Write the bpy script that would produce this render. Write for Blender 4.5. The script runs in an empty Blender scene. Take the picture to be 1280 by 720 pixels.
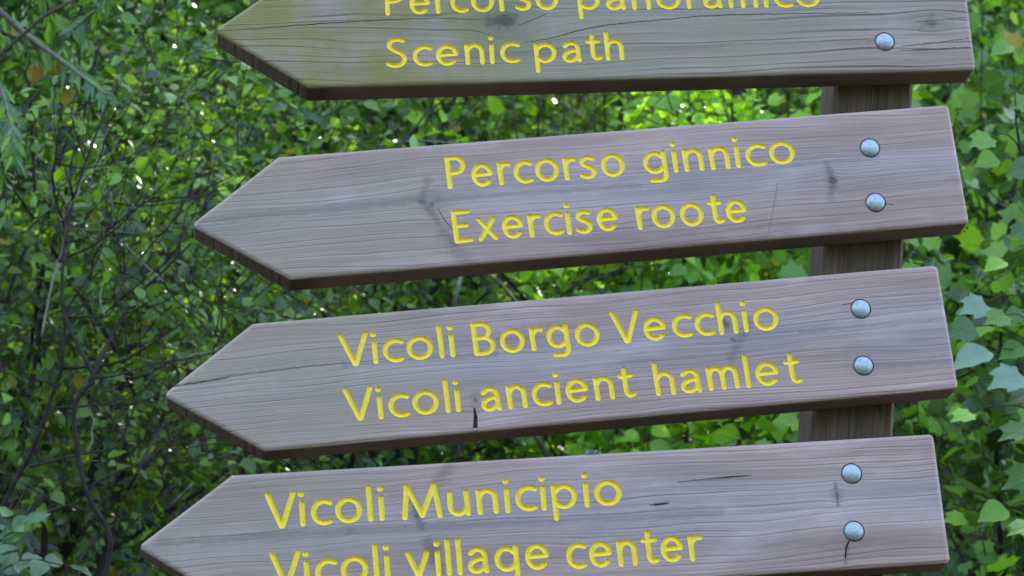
import bpy, math, random
import numpy as np
from mathutils import Matrix, Vector
from mathutils.geometry import delaunay_2d_cdt

random.seed(7)
RNG = np.random.default_rng(11)
SC = bpy.context.scene
COL = SC.collection

# ------------------------------------------------------------------ camera
FPX = 3389.8                       # focal length in photograph pixels (1280 wide)
YAW, PITCH, ROLL = 0.05105, 0.32553, 0.10534
CAM = np.array([-0.5378, -2.8141, 1.60])

def cam_axes():
    cy, sy, cp, sp = math.cos(YAW), math.sin(YAW), math.cos(PITCH), math.sin(PITCH)
    f = np.array([sy*cp, cy*cp, sp]); r = np.array([cy, -sy, 0.0]); u = np.cross(r, f)
    c, s = math.cos(ROLL), math.sin(ROLL)
    return c*r + s*u, -s*r + c*u, f
CR, CU, CF = cam_axes()

def ray(px, py):
    d = CF + CR*(px-640)/FPX - CU*(py-360)/FPX
    return d
def at_y(px, py, Y):               # the point of a pixel's ray in the vertical plane y = Y
    d = ray(px, py)
    return CAM + d*((Y-CAM[1])/d[1])
def project(P):
    q = np.asarray(P) - CAM
    z = q @ CF
    return 640 + FPX*(q @ CR)/z, 360 - FPX*(q @ CU)/z, z

cam_d = bpy.data.cameras.new('camera')
cam = bpy.data.objects.new('camera', cam_d)
COL.objects.link(cam)
m = Matrix.Identity(4)
for i in range(3):
    m[i][0], m[i][1], m[i][2], m[i][3] = CR[i], CU[i], -CF[i], CAM[i]
cam.matrix_world = m
cam_d.sensor_width = 36.0
cam_d.lens = FPX/1280*36.0
cam_d.clip_start = 0.05
cam_d.clip_end = 900
cam_d.dof.use_dof = True
cam_d.dof.focus_distance = 2.98
cam_d.dof.aperture_fstop = 13.0
SC.camera = cam

# ------------------------------------------------------------------ light
SUN_EL, SUN_AZ = math.radians(37), math.radians(12)      # behind the sign, a little to the right
world = bpy.data.worlds.new('World')
SC.world = world
world.use_nodes = True
wn = world.node_tree
sky = wn.nodes.new('ShaderNodeTexSky')
sky.sky_type = 'NISHITA'
sky.sun_disc = False
sky.sun_elevation = SUN_EL
sky.sun_rotation = SUN_AZ
sky.altitude = 300
sky.dust_density = 4.0
sky.air_density = 1.0
sky.ozone_density = 2.5
bg = wn.nodes['Background']
bg.inputs['Strength'].default_value = 0.15
wn.links.new(sky.outputs['Color'], bg.inputs['Color'])

sun_d = bpy.data.lights.new('sun', 'SUN')
sun_d.energy = 2.6
sun_d.angle = math.radians(0.6)
sun_d.color = (1.0, 0.93, 0.80)
sun = bpy.data.objects.new('sun', sun_d)
COL.objects.link(sun)
sdir = Vector((math.sin(SUN_AZ)*math.cos(SUN_EL), math.cos(SUN_AZ)*math.cos(SUN_EL), math.sin(SUN_EL)))
sun.rotation_euler = sdir.to_track_quat('Z', 'Y').to_euler()
sun.location = sdir*30

vs = SC.view_settings
vs.view_transform = 'Standard'
vs.look = 'None'
vs.gamma = 1.0
vs.exposure = 3.36
vs.use_curve_mapping = False
SC.cycles.max_bounces = 8
SC.cycles.transparent_max_bounces = 8

# ------------------------------------------------------------------ node helpers
class NT:
    def __init__(self, name):
        self.mat = bpy.data.materials.new(name)
        self.mat.use_nodes = True
        self.t = self.mat.node_tree
        self.t.nodes.clear()
        self.out = self.t.nodes.new('ShaderNodeOutputMaterial')
    def n(self, typ, **kw):
        nd = self.t.nodes.new(typ)
        for k, v in kw.items():
            setattr(nd, k, v)
        return nd
    def set(self, sock, v):
        if isinstance(v, bpy.types.NodeSocket):
            self.t.links.new(v, sock)
        else:
            sock.default_value = v
    def m(self, op, a, b=0.0, c=0.0, clamp=False):
        nd = self.n('ShaderNodeMath', operation=op, use_clamp=clamp)
        self.set(nd.inputs[0], a); self.set(nd.inputs[1], b); self.set(nd.inputs[2], c)
        return nd.outputs[0]
    def xyz(self, x, y, z):
        nd = self.n('ShaderNodeCombineXYZ')
        self.set(nd.inputs[0], x); self.set(nd.inputs[1], y); self.set(nd.inputs[2], z)
        return nd.outputs[0]
    def noise(self, vec, scale=1.0, detail=2.0, rough=0.5, dist=0.0):
        nd = self.n('ShaderNodeTexNoise')
        self.set(nd.inputs['Vector'], vec)
        nd.inputs['Scale'].default_value = scale
        nd.inputs['Detail'].default_value = detail
        nd.inputs['Roughness'].default_value = rough
        nd.inputs['Distortion'].default_value = dist
        return nd.outputs['Fac']
    def ramp(self, fac, stops):
        nd = self.n('ShaderNodeValToRGB')
        e = nd.color_ramp.elements
        while len(e) < len(stops):
            e.new(0.5)
        for el, (p, c) in zip(e, stops):
            el.position = p
            el.color = (c[0], c[1], c[2], 1) if not isinstance(c, (int, float)) else (c, c, c, 1)
        self.set(nd.inputs['Fac'], fac)
        return nd.outputs['Color']
    def mix(self, fac, a, b, mode='MIX'):
        nd = self.n('ShaderNodeMix', data_type='RGBA', blend_type=mode)
        self.set(nd.inputs[0], fac)
        for s, v in ((nd.inputs[6], a), (nd.inputs[7], b)):
            if isinstance(v, tuple):
                s.default_value = (v[0], v[1], v[2], 1)
            else:
                self.t.links.new(v, s)
        return nd.outputs[2]
    def step(self, x, a, b):       # smooth ramp of x from a to b
        nd = self.n('ShaderNodeMapRange', interpolation_type='SMOOTHSTEP')
        self.set(nd.inputs['Value'], x)
        nd.inputs['From Min'].default_value = a
        nd.inputs['From Max'].default_value = b
        return nd.outputs['Result']
    def bsdf(self, color, rough=0.6, metal=0.0, spec=0.5, normal=None):
        p = self.n('ShaderNodeBsdfPrincipled')
        for s, v in ((p.inputs['Base Color'], color),):
            if isinstance(v, tuple):
                s.default_value = (v[0], v[1], v[2], 1)
            else:
                self.t.links.new(v, s)
        self.set(p.inputs['Roughness'], rough)
        p.inputs['Metallic'].default_value = metal
        p.inputs['Specular IOR Level'].default_value = spec
        if normal is not None:
            self.t.links.new(normal, p.inputs['Normal'])
        return p.outputs[0]
    def bump(self, h, strength, dist):
        b = self.n('ShaderNodeBump')
        b.inputs['Strength'].default_value = strength
        b.inputs['Distance'].default_value = dist
        self.set(b.inputs['Height'], h)
        return b.outputs[0]
    def done(self, sh):
        self.t.links.new(sh, self.out.inputs['Surface'])
        return self.mat

# ------------------------------------------------------------------ object helpers
def mesh(name, verts, faces, smooth=False):
    me = bpy.data.meshes.new(name)
    me.from_pydata([tuple(v) for v in verts], [], [tuple(f) for f in faces])
    if smooth:
        me.polygons.foreach_set('use_smooth', [True]*len(me.polygons))
    me.update()
    return me
def mesh_np(name, verts, loops, starts, smooth=True):
    me = bpy.data.meshes.new(name)
    me.vertices.add(len(verts))
    me.vertices.foreach_set('co', np.ascontiguousarray(verts, dtype=np.float32).ravel())
    me.loops.add(len(loops))
    me.loops.foreach_set('vertex_index', np.ascontiguousarray(loops, dtype=np.int32))
    me.polygons.add(len(starts))
    me.polygons.foreach_set('loop_start', np.ascontiguousarray(starts, dtype=np.int32))
    me.update(calc_edges=True)
    me.validate()
    if smooth:
        me.polygons.foreach_set('use_smooth', [True]*len(me.polygons))
    return me
def obj(name, data, mat=None, parent=None, kind=None, label=None):
    o = bpy.data.objects.new(name, data)
    COL.objects.link(o)
    if mat is not None and data is not None and not data.materials:
        data.materials.append(mat)
    if parent is not None:
        o.parent = parent
    if kind:
        o['kind'] = kind
    if label:
        o['label'] = label
    return o
def thing(name, label, cat, loc=(0, 0, 0), group=None):
    o = bpy.data.objects.new(name, None)
    COL.objects.link(o)
    o.empty_display_size = 0.1
    o.location = loc
    o['label'] = label
    o['category'] = cat
    if group:
        o['group'] = group
    return o

def tube(path, radii, sides=6, cap=True):
    """tapered tube along a polyline -> verts, faces"""
    P = np.asarray(path, float)
    n = len(P)
    T = np.gradient(P, axis=0)
    T /= np.linalg.norm(T, axis=1)[:, None] + 1e-12
    ref = np.array([0.0, 0.0, 1.0]) if abs(T[0][2]) < 0.8 else np.array([1.0, 0.0, 0.0])
    V, F = [], []
    for i in range(n):
        a = np.cross(T[i], ref); a /= np.linalg.norm(a) + 1e-12
        b = np.cross(T[i], a)
        for k in range(sides):
            t = 2*math.pi*k/sides
            V.append(P[i] + radii[i]*(math.cos(t)*a + math.sin(t)*b))
    for i in range(n-1):
        for k in range(sides):
            k2 = (k+1) % sides
            F.append((i*sides+k, (i+1)*sides+k, (i+1)*sides+k2, i*sides+k2))
    if cap:
        F.append(tuple(range(sides)))
        F.append(tuple((n-1)*sides+k for k in reversed(range(sides))))
    return V, F

# ------------------------------------------------------------------ ground (a wooded bank behind the sign)
def hsmooth(t):
    t = np.clip(t, 0, 1)
    return t*t*(3-2*t)
def ground_z(x, y):
    x = np.asarray(x, float); y = np.asarray(y, float)
    b = 0.58*np.maximum(0, np.sqrt((y-1.1)**2+0.15)*0.5+(y-1.1)*0.5) * (1-hsmooth((y-11)/9)) \
        + hsmooth((y-11)/9)*(6.4+0.0*y)
    b = b + np.where(y > -1.0, 0.05*np.sin(2.1*x+0.6)*np.sin(1.7*y+0.4), 0.0)
    return b
def make_ground():
    xs = np.concatenate([[-400, -150, -60, -30, -18], np.linspace(-12, 12, 61), [18, 30, 60, 150, 400]])
    ys = np.concatenate([[-400, -150, -60, -25, -12, -8, -5, -3], np.linspace(-2, 20, 67), [24, 30, 45, 80, 200, 400]])
    X, Y = np.meshgrid(xs, ys)
    Z = ground_z(X, Y)
    V = np.stack([X, Y, Z], -1).reshape(-1, 3)
    nx = len(xs)
    F = [(j*nx+i, j*nx+i+1, (j+1)*nx+i+1, (j+1)*nx+i) for j in range(len(ys)-1) for i in range(nx-1)]
    t = NT('leaf_litter')
    co = t.n('ShaderNodeTexCoord').outputs['Object']
    a = t.noise(co, 14, 6, .65); b = t.noise(co, 1.3, 4, .6)
    c = t.ramp(a, [(.3, (.018, .012, .007)), (.55, (.05, .035, .02)), (.75, (.09, .065, .035))])
    c = t.mix(t.step(b, .5, .62), c, (.03, .05, .015))
    mt = t.done(t.bsdf(c, .9, spec=.2, normal=t.bump(a, .8, .04)))
    obj('ground', mesh('ground', V, F, True), mt, kind='structure')
make_ground()

# ------------------------------------------------------------------ wood
def wood_material(name, seed, knots, light, dark, line=0.5, blots=(), green=(), soft=.55, zone=0.0):
    """weathered softwood in board coordinates: x along the grain, z across it, knots bend the grain"""
    t = NT(name)
    sep = t.n('ShaderNodeSeparateXYZ')
    t.t.links.new(t.n('ShaderNodeTexCoord').outputs['Object'], sep.inputs[0])
    u, y, w = sep.outputs
    base = t.xyz(u, w, float(seed))
    low = t.noise(t.xyz(t.m('MULTIPLY', u, 3.0), t.m('MULTIPLY', w, 11.0), float(seed)), 1.0, 2, .5)
    wp = t.m('ADD', w, t.m('MULTIPLY', t.m('SUBTRACT', low, .5), .030))
    mask = None
    for (ku, kw, R, el) in knots:
        du = t.m('DIVIDE', t.m('SUBTRACT', u, ku), el)
        dw = t.m('SUBTRACT', w, kw)
        r2 = t.m('ADD', t.m('MULTIPLY', du, du), t.m('MULTIPLY', dw, dw))
        sh = t.m('DIVIDE', R*R*1.7, t.m('ADD', r2, R*R))
        wp = t.m('SUBTRACT', wp, t.m('MULTIPLY', dw, sh))
        # ragged knot core
        jit = t.m('MULTIPLY', t.m('SUBTRACT', t.noise(base, 160, 3, .6), .5), R*1.3)
        rad = t.m('ADD', t.m('SQRT', r2), jit)
        core = t.step(rad, R*1.0, R*.15)
        halo = t.m('MULTIPLY', t.step(rad, R*3.0, R*.6), .38)
        k = t.m('MAXIMUM', core, halo)
        mask = k if mask is None else t.m('MAXIMUM', mask, k)
    fine = t.noise(t.xyz(t.m('MULTIPLY', u, 9.0), t.m('MULTIPLY', wp, 620.0), seed+.3), 1.0, 3, .6)
    mid = t.noise(t.xyz(t.m('MULTIPLY', u, 3.2), t.m('MULTIPLY', wp, 150.0), seed+1.7), 1.0, 3, .55)
    big = t.noise(t.xyz(t.m('MULTIPLY', u, 2.6), t.m('MULTIPLY', wp, 26.0), seed+4.1), 1.0, 3, .6)
    rings = t.m('SINE', t.m('ADD', t.m('MULTIPLY', wp, 900.0), t.m('MULTIPLY', t.noise(t.xyz(u, t.m('MULTIPLY', wp, 30.0), seed+2.2), 2.0, 2, .5), 9.0)))
    late = t.m('MULTIPLY', t.step(rings, .25, 1.0), t.step(mid, .42, .62))
    v = t.m('ADD', t.m('MULTIPLY', fine, .30), t.m('ADD', t.m('MULTIPLY', mid, .42*soft), t.m('MULTIPLY', big, .62-.2*soft)))
    v = t.m('ADD', v, .06*(1-soft))
    c = t.ramp(v, [(.36, dark), (.56, tuple((a+b)/2 for a, b in zip(light, dark))), (.78, light)])
    c = t.mix(t.m('MULTIPLY', late, line), c, tuple(d*.42 for d in dark))
    patch = t.noise(t.xyz(t.m('MULTIPLY', u, 5.0), t.m('MULTIPLY', w, 9.0), seed+9.0), 1.0, 4, .6)
    c = t.mix(t.m('MULTIPLY', t.step(patch, .45, .7), .25), c, (light[0]*1.02, light[1]*.90, light[2]*.80))
    if zone > 0:                          # heartwood browner towards the edges, sapwood silver-blue along the middle
        dist = t.m('ABSOLUTE', t.m('ADD', t.m('SUBTRACT', w, .004), t.m('MULTIPLY', t.m('SUBTRACT', low, .5), .09)))
        c = t.mix(t.m('MULTIPLY', t.step(dist, .018, .058), zone), c, t.mix(1.0, c, (1.01, .915, .845), 'MULTIPLY'))
        c = t.mix(t.m('MULTIPLY', t.step(dist, .030, .004), zone*.8), c, t.mix(1.0, c, (.96, 1.01, 1.07), 'MULTIPLY'))
    # silvering: bleached greyish blotches
    pale = t.noise(t.xyz(t.m('MULTIPLY', u, 7.0), t.m('MULTIPLY', w, 22.0), seed+13.0), 1.0, 4, .6)
    c = t.mix(t.m('MULTIPLY', t.step(pale, .50, .75), .40), c, (light[0]*1.15, light[1]*1.17, light[2]*1.22))
    for (s0, s1, amt, col) in green:      # tint between s0 and s1, in runs: top-board algae, browner left ends elsewhere
        run = t.noise(t.xyz(t.m('MULTIPLY', u, 15.0), t.m('MULTIPLY', w, 9.0), seed+5.5), 1.0, 4, .6)
        lo, hi = min(s0, s1), max(s0, s1)
        win = t.m('MULTIPLY', t.step(u, lo-.05, lo+.03), t.step(u, hi+.10, hi-.10))
        c = t.mix(t.m('MULTIPLY', t.m('MULTIPLY', win, t.step(run, .24, .56)), amt), c, col)
    if mask is not None:
        c = t.mix(t.m('MULTIPLY', mask, .72), c, tuple(d*.32 for d in dark))
    ragged = t.noise(t.xyz(t.m('MULTIPLY', u, 70.0), t.m('MULTIPLY', w, 240.0), seed+6.0), 1.0, 4, .65)
    for (a0, b0, a1, b1, r_, amt) in blots:          # dark stains, grown-in branches and a painted shadow as ragged strokes
        dx, dz = a1-a0, b1-b0
        L2 = dx*dx+dz*dz+1e-9
        pu, pw_ = t.m('SUBTRACT', u, a0), t.m('SUBTRACT', w, b0)
        q = t.m('DIVIDE', t.m('ADD', t.m('MULTIPLY', pu, dx), t.m('MULTIPLY', pw_, dz)), L2, clamp=True)
        ex = t.m('SUBTRACT', pu, t.m('MULTIPLY', q, dx)); ez = t.m('SUBTRACT', pw_, t.m('MULTIPLY', q, dz))
        dd = t.m('SQRT', t.m('ADD', t.m('MULTIPLY', ex, ex), t.m('MULTIPLY', ez, ez)))
        dd = t.m('ADD', dd, t.m('MULTIPLY', t.m('SUBTRACT', ragged, .5), r_*2.6))
        c = t.mix(t.m('MULTIPLY', t.step(dd, r_*1.25, r_*.1), amt), c, tuple(k*.34 for k in dark))
    dirt = t.noise(t.xyz(t.m('MULTIPLY', u, 60.0), t.m('MULTIPLY', w, 110.0), seed+7.0), 1.0, 4, .7)
    c = t.mix(t.m('MULTIPLY', t.step(dirt, .66, .78), .35), c, tuple(d*.4 for d in dark))
    h = t.m('ADD', t.m('MULTIPLY', fine, .6), t.m('ADD', t.m('MULTIPLY', mid, .8), t.m('MULTIPLY', late, -.5)))
    nm = t.bump(h, .6, .0016)
    rough = t.m('ADD', .62, t.m('MULTIPLY', fine, .2))
    return t.done(t.bsdf(c, rough, spec=.32, normal=nm))

def paint_material():
    t = NT('yellow_paint')
    co = t.n('ShaderNodeTexCoord').outputs['Object']
    a = t.noise(co, 420, 4, .65); b = t.noise(co, 40, 3, .6)
    c = t.ramp(a, [(.25, (.62, .38, .010)), (.45, (.90, .585, .012)), (.8, (.94, .635, .016))])
    c = t.mix(t.m('MULTIPLY', t.step(b, .58, .75), .35), c, (.60, .42, .02))
    chips = t.step(t.noise(co, 150, 4, .75), .68, .74)
    c = t.mix(t.m('MULTIPLY', chips, .75), c, (.20, .15, .07))
    return t.done(t.bsdf(c, .42, spec=.45, normal=t.bump(a, .5, .0007)))
M_PAINT = paint_material()

def bolt_material():
    t = NT('galvanised_steel')
    co = t.n('ShaderNodeTexCoord').outputs['Object']
    vo = t.n('ShaderNodeTexVoronoi'); vo.inputs['Scale'].default_value = 330
    t.t.links.new(co, vo.inputs['Vector'])
    nz = t.noise(co, 260, 4, .65)
    c = t.mix(.25, t.ramp(nz, [(.3, (.27, .29, .28)), (.7, (.42, .44, .43))]), vo.outputs['Color'], 'SOFT_LIGHT')
    spots = t.step(t.noise(co, 520, 3, .7), .66, .75)
    c = t.mix(t.m('MULTIPLY', spots, .6), c, (.22, .24, .25))
    return t.done(t.bsdf(c, t.m('ADD', .36, t.m('MULTIPLY', nz, .2)), metal=.45, normal=t.bump(nz, .3, .0008)))
M_BOLT = bolt_material()

# ------------------------------------------------------------------ the sign boards
BL, BH, BA, BT = 0.8677, 0.145, 0.1039, 0.042
ZS = 1.60 + 0.68467
XS = -0.5378 + 0.43418
BOARDS = [(0.20092, 0.66746, 0.16416), (0.19835, 0.47922, 0.21628), (0.19529, 0.28447, 0.21665), (0.19834, 0.08795, 0.18236)]

def board_frame(i):
    x, z, a = BOARDS[i]
    return x+XS, z+ZS, a
def to_board(i, px, py):           # pixel on the front face (y = 0) -> board coordinates
    P = at_y(px, py, 0.0)
    x, z, a = board_frame(i)
    dx, dz = P[0]-x, P[2]-z
    c, s = math.cos(a), math.sin(a)
    return np.array([dx*c+dz*s, -dx*s+dz*c])

def arc(cx, cy, rx, ry, a0, a1, n=14):
    return [(cx+rx*math.cos(math.radians(a0+(a1-a0)*k/n)), cy+ry*math.sin(math.radians(a0+(a1-a0)*k/n))) for k in range(n+1)]
def spline(pts, n=6):
    P = [np.array(p, float) for p in pts]
    P = [2*P[0]-P[1]] + P + [2*P[-1]-P[-2]]
    out = []
    for i in range(1, len(P)-2):
        for k in range(n):
            t = k/n
            out.append(tuple(.5*((2*P[i])+(P[i+1]-P[i-1])*t+(2*P[i-1]-5*P[i]+4*P[i+1]-P[i+2])*t*t+(-P[i-1]+3*P[i]-3*P[i+1]+P[i+2])*t**3)))
    out.append(tuple(P[-2]))
    return out
X = .67
GLYPH = {
 'P': (.54, [[(0, 0), (0, 1)], [(0, 1), (.26, 1)] + arc(.26, .74, .28, .26, 90, -90) + [(0, .47)]]),
 'E': (.52, [[(.50, 1), (0, 1), (.02, 0), (.52, .02)], [(0, .53), (.42, .53)]]),
 'B': (.60, [[(.02, 0), (0, 1)], [(0, 1)] + arc(.27, .77, .24, .23, 90, -80) + [(0, .53)], [(0, .53)] + arc(.29, .265, .31, .265, 85, -90) + [(.02, 0)]]),
 'V': (.80, [[(0, 1), (.38, 0), (.42, 0), (.80, 1)]]),
 'M': (1.06, [[(0, 0), (.11, .98), (.53, .04), (.93, .98), (1.06, 0)]]),
 'S': (.56, [spline([(.52, .95), (.40, 1.0), (.22, .99), (.09, .88), (.08, .74), (.20, .61), (.42, .48), (.55, .32), (.52, .14), (.38, .02), (.18, 0), (0, .08)])]),
 'e': (.60, [[(.02, .36), (.59, .37)] + arc(.30, .34, .295, .335, 8, 316, 22)]),
 'r': (.33, [[(.02, 0), (0, X)], spline([(0, .42), (.08, .57), (.20, .65), (.33, .64)])]),
 'c': (.52, [arc(.34, .335, .34, .335, 56, 300, 18)]),
 'o': (.68, [arc(.34, .335, .34, .335, 0, 360, 26)]),
 's': (.44, [spline([(.42, .62), (.30, .67), (.14, .65), (.05, .53), (.12, .42), (.28, .34), (.42, .24), (.42, .09), (.30, 0), (.14, 0), (0, .06)])]),
 'g': (.62, [arc(.30, .335, .30, .32, 40, 320, 22), [(.60, X+.02), (.61, .1), (.62, -.08)] + arc(.42, -.08, .20, .22, 0, -100, 8) + [(.16, -.29)], [(.53, .55), (.60, .62)], [(.53, .13), (.61, .2)]]),
 'i': (0, [[(0, 0), (0, X-.02)]]),
 'n': (.50, [[(.02, 0), (0, X)], [(.01, .44)] + arc(.26, .42, .235, .25, 160, 0, 10) + [(.50, 0)]]),
 'm': (.86, [[(.02, 0), (0, X)], [(.01, .44)] + arc(.22, .42, .20, .25, 160, 0, 10) + [(.43, 0)], [(.43, .44)] + arc(.64, .42, .21, .25, 160, 0, 10) + [(.86, 0)]]),
 'u': (.52, [[(0, X), (0, .24)] + arc(.24, .24, .24, .24, 180, 330, 10) + [(.52, .22)], [(.50, X), (.52, 0)]]),
 'a': (.50, [spline([(.03, .56), (.16, .66), (.32, .66), (.44, .56), (.46, .40), (.47, .2), (.50, 0)]), spline([(.46, .39), (.26, .37), (.06, .28), (0, .14), (.08, .02), (.24, 0), (.38, .07), (.47, .18)])]),
 't': (.40, [spline([(.15, .92), (.15, .6), (.15, .3), (.17, .12), (.26, .02), (.40, .05)]), [(0, .68), (.36, .69)]]),
 'p': (.62, [[(0, X), (.02, -.34)], arc(.31, .335, .30, .32, 140, -140, 20) + [(.02, .13)], [(.08, .55), (0, .44)]]),
 'h': (.50, [[(.02, 0), (0, 1.0)], [(.01, .44)] + arc(.26, .42, .235, .25, 160, 0, 10) + [(.50, 0)]]),
 'l': (0, [[(.0, 0), (-.01, 1.0)]]),
 'x': (.52, [[(0, X), (.52, 0)], [(.50, X), (0, 0)]]),
 'v': (.60, [[(0, X), (.29, 0), (.32, 0), (.60, X)]]),
}
DOT = (-.01, .93)
GAP = .34

# word, left ink centre, right ink centre, two points of the baseline (photograph pixels)
WORDS = [
 [('Percorso', (485, 16.5), (695.5, 0), (485, 16.5), (685.5, 9.5)), ('panoramico', (725, 10), (1023, 0), (791, 9.5), (1000, 6.2)),
  ('Scenic', (485, 80), (648, 72), (490, 82), (640, 76.5)), ('path', (671, 76), (778, 72.5), (682, 76.5), (757, 73))],
 [('Percorso', (562.5, 233), (777.7, 206), (562.7, 233.3), (767.7, 218.4)), ('ginnico', (806.5, 204), (991, 192), (843, 213), (980.7, 202.6)),
  ('Exercise', (571, 300), (770.5, 277), (572, 301.3), (762, 286)), ('roote', (799.6, 283), (932, 271), (800, 284), (922, 276))],
 [('Vicoli', (425, 422), (566.5, 443), (441, 455), (566.5, 443)), ('Borgo', (595.5, 442), (746.5, 418), (596, 441.5), (738, 429.6)),
  ('Vecchio', (765, 393), (970, 399), (784, 426), (959, 410)),
  ('Vicoli', (431.5, 488.5), (573.5, 512), (450, 523), (573.5, 512)), ('ancient', (605, 505), (793, 491), (636, 509), (751, 498)),
  ('hamlet', (822.5, 491), (1001, 475), (822.5, 491.4), (947, 480.8))],
 [('Vicoli', (334.5, 621), (477.5, 648), (350.5, 657), (477.5, 648)), ('Municipio', (506, 648), (774.5, 618), (506, 647), (736.5, 631)),
  ('Vicoli', (339.5, 695), (485, 720), (356, 732), (485, 722)), ('village', (509.5, 695.5), (683, 692), (562, 716), (675, 709.5)),
  ('center', (711, 693), (875, 672), (728, 708), (868, 698))],
]
CAPH = [.0315, .0338, .0332, .0348]
STROKE = .00285
BOLTS = [[(1101.5, -17), (1106, 52)], [(1087.5, 185), (1094.5, 253)], [(1076, 386), (1079.3, 457)], [(1064.5, 592), (1067.5, 664)]]
# drying cracks: pixel polyline with half-widths in mm
CRACKS = [
 [[(268, 39, .3), (330, 35, .7), (400, 29.5, .8), (480, 25, .7), (545, 22.8, .55), (600, 24.8, .4)],
  [(648, 32, .3), (668, 24, .5), (684, 16.5, .3)],
  [(654, 53.3, .3), (690, 47.5, .7), (720, 39, .8), (748, 33.2, .8), (775, 29.5, .7), (830, 24.5, .7), (880, 20, .75), (960, 17.6, .7), (1030, 16.6, .55), (1086, 15.6, .2)],
  [(1126, 58, .2), (1160, 54.5, .7), (1212, 47.5, .5)], [(1123, 63.5, .2), (1165, 62, .7), (1212, 58.5, .5)], [(1144, 27.5, .2), (1180, 24.5, .55), (1210, 21.5, .4)],
  [(1092, 51, .4), (1082, 51.5, .2)]],
 [[(548, 262, .3), (556, 275, .7), (566, 288, .3)], [(1103, 254, .3), (1118, 256, .2)]],
 [[(218, 482.5, .5), (250, 478, .9), (284, 472.6, .5)], [(1052, 381, .2), (1066, 379, .5)]],
 [[(845, 603, .2), (880, 599, .35), (905, 596.8, .9), (922, 595.4, .9), (940, 594.4, .2)], [(812, 631.5, .2), (824, 630.2, 1.1), (836, 629.4, .2)],
  [(1062, 676, .8), (1058, 684, 1.2), (1056.5, 698, 1.0)]],
]
CHECKS = [[], [], [[(593, 511, 1.0), (594.5, 522, 2.2), (594, 538, 2.6)]], []]

def seg_field(U, W, pts, rad):
    """max over a polyline of (radius - distance)"""
    best = np.full(U.shape, -1.0)
    for (a, b, ra, rb) in zip(pts[:-1], pts[1:], rad[:-1], rad[1:]):
        d = np.array(b)-np.array(a)
        L2 = float(d @ d) + 1e-18
        t = np.clip(((U-a[0])*d[0]+(W-a[1])*d[1])/L2, 0, 1)
        dist = np.hypot(U-a[0]-t*d[0], W-a[1]-t*d[1])
        np.maximum(best, ra+(rb-ra)*t-dist, out=best)
    return best
def contour(Fv, us, ws, level):
    """marching squares -> (points, segments)"""
    G = Fv-level
    G = np.where(np.abs(G) < 1e-9, 1e-9, G)
    pos = G > 0
    ids, pts, segs = {}, [], []
    def vert(i0, j0, i1, j1):
        k = (i0, j0, i1, j1)
        if k not in ids:
            a, b = G[i0, j0], G[i1, j1]
            t = min(max(a/(a-b), .04), .96)
            ids[k] = len(pts)
            pts.append((us[i0]+(us[i1]-us[i0])*t, ws[j0]+(ws[j1]-ws[j0])*t))
        return ids[k]
    s = pos[:-1, :-1].astype(int)+pos[1:, :-1]+pos[1:, 1:]+pos[:-1, 1:]
    for i, j in zip(*np.nonzero((s > 0) & (s < 4))):
        e = []
        c = [(i, j), (i+1, j), (i+1, j+1), (i, j+1)]
        for q in range(4):
            p0, p1 = c[q], c[(q+1) % 4]
            if pos[p0] != pos[p1]:
                lo, hi = (p0, p1) if p0 < p1 else (p1, p0)
                e.append(vert(*lo, *hi))
        if len(e) == 2:
            segs.append((e[0], e[1]))
        elif len(e) == 4:
            if pos[i, j]:
                segs += [(e[0], e[1]), (e[2], e[3])] if False else [(e[3], e[0]), (e[1], e[2])]
            else:
                segs += [(e[3], e[0]), (e[1], e[2])]
    return pts, segs

class Groove:
    """one cut in a board face: a letter, a crack, or a bolt hole"""
    def __init__(self, kind, strokes, du, dw, pad=.0012):
        self.kind, self.strokes = kind, strokes
        allp = np.array([p for s, r in strokes for p in s])
        rm = max(max(r) for s, r in strokes)
        self.rm = rm
        self.lo, self.hi = allp.min(0)-rm-pad, allp.max(0)+rm+pad
        self.us = np.arange(self.lo[0], self.hi[0]+du, du)
        self.ws = np.arange(self.lo[1], self.hi[1]+dw, dw)
        U, W = np.meshgrid(self.us, self.ws, indexing='ij')
        self.F = self.field(U, W)
    def field(self, U, W):
        f = np.full(np.shape(U), -1.0)
        for s, r in self.strokes:
            np.maximum(f, seg_field(U, W, s, r), out=f)
        return f
    def depth(self, f):
        f = np.maximum(f, 0)
        if self.kind == 'letter':
            q = np.clip(1-f/self.rm, 0, 1)
            return .0021*np.sqrt(1-q*q)
        if self.kind == 'hole':
            return np.minimum(f*9, .0045)
        if self.kind == 'check':
            return np.minimum(f*2.2, .0045)
        return np.minimum(f*6, .004)
    def levels(self):
        return {'letter': [0, .22*self.rm, .6*self.rm], 'hole': [0, .0005], 'check': [0, .0008], 'crack': [0]}[self.kind]
    def spine(self):
        if self.kind == 'letter':
            step = .0012
        elif self.kind in ('crack', 'check'):
            step = .003
        else:
            return []
        out = []
        for s, r in self.strokes:
            for a, b in zip(s[:-1], s[1:]):
                a, b = np.array(a), np.array(b)
                n = max(1, int(np.linalg.norm(b-a)/step))
                out += [tuple(a+(b-a)*k/n) for k in range(n)]
            out.append(tuple(s[-1]))
        return out

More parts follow.
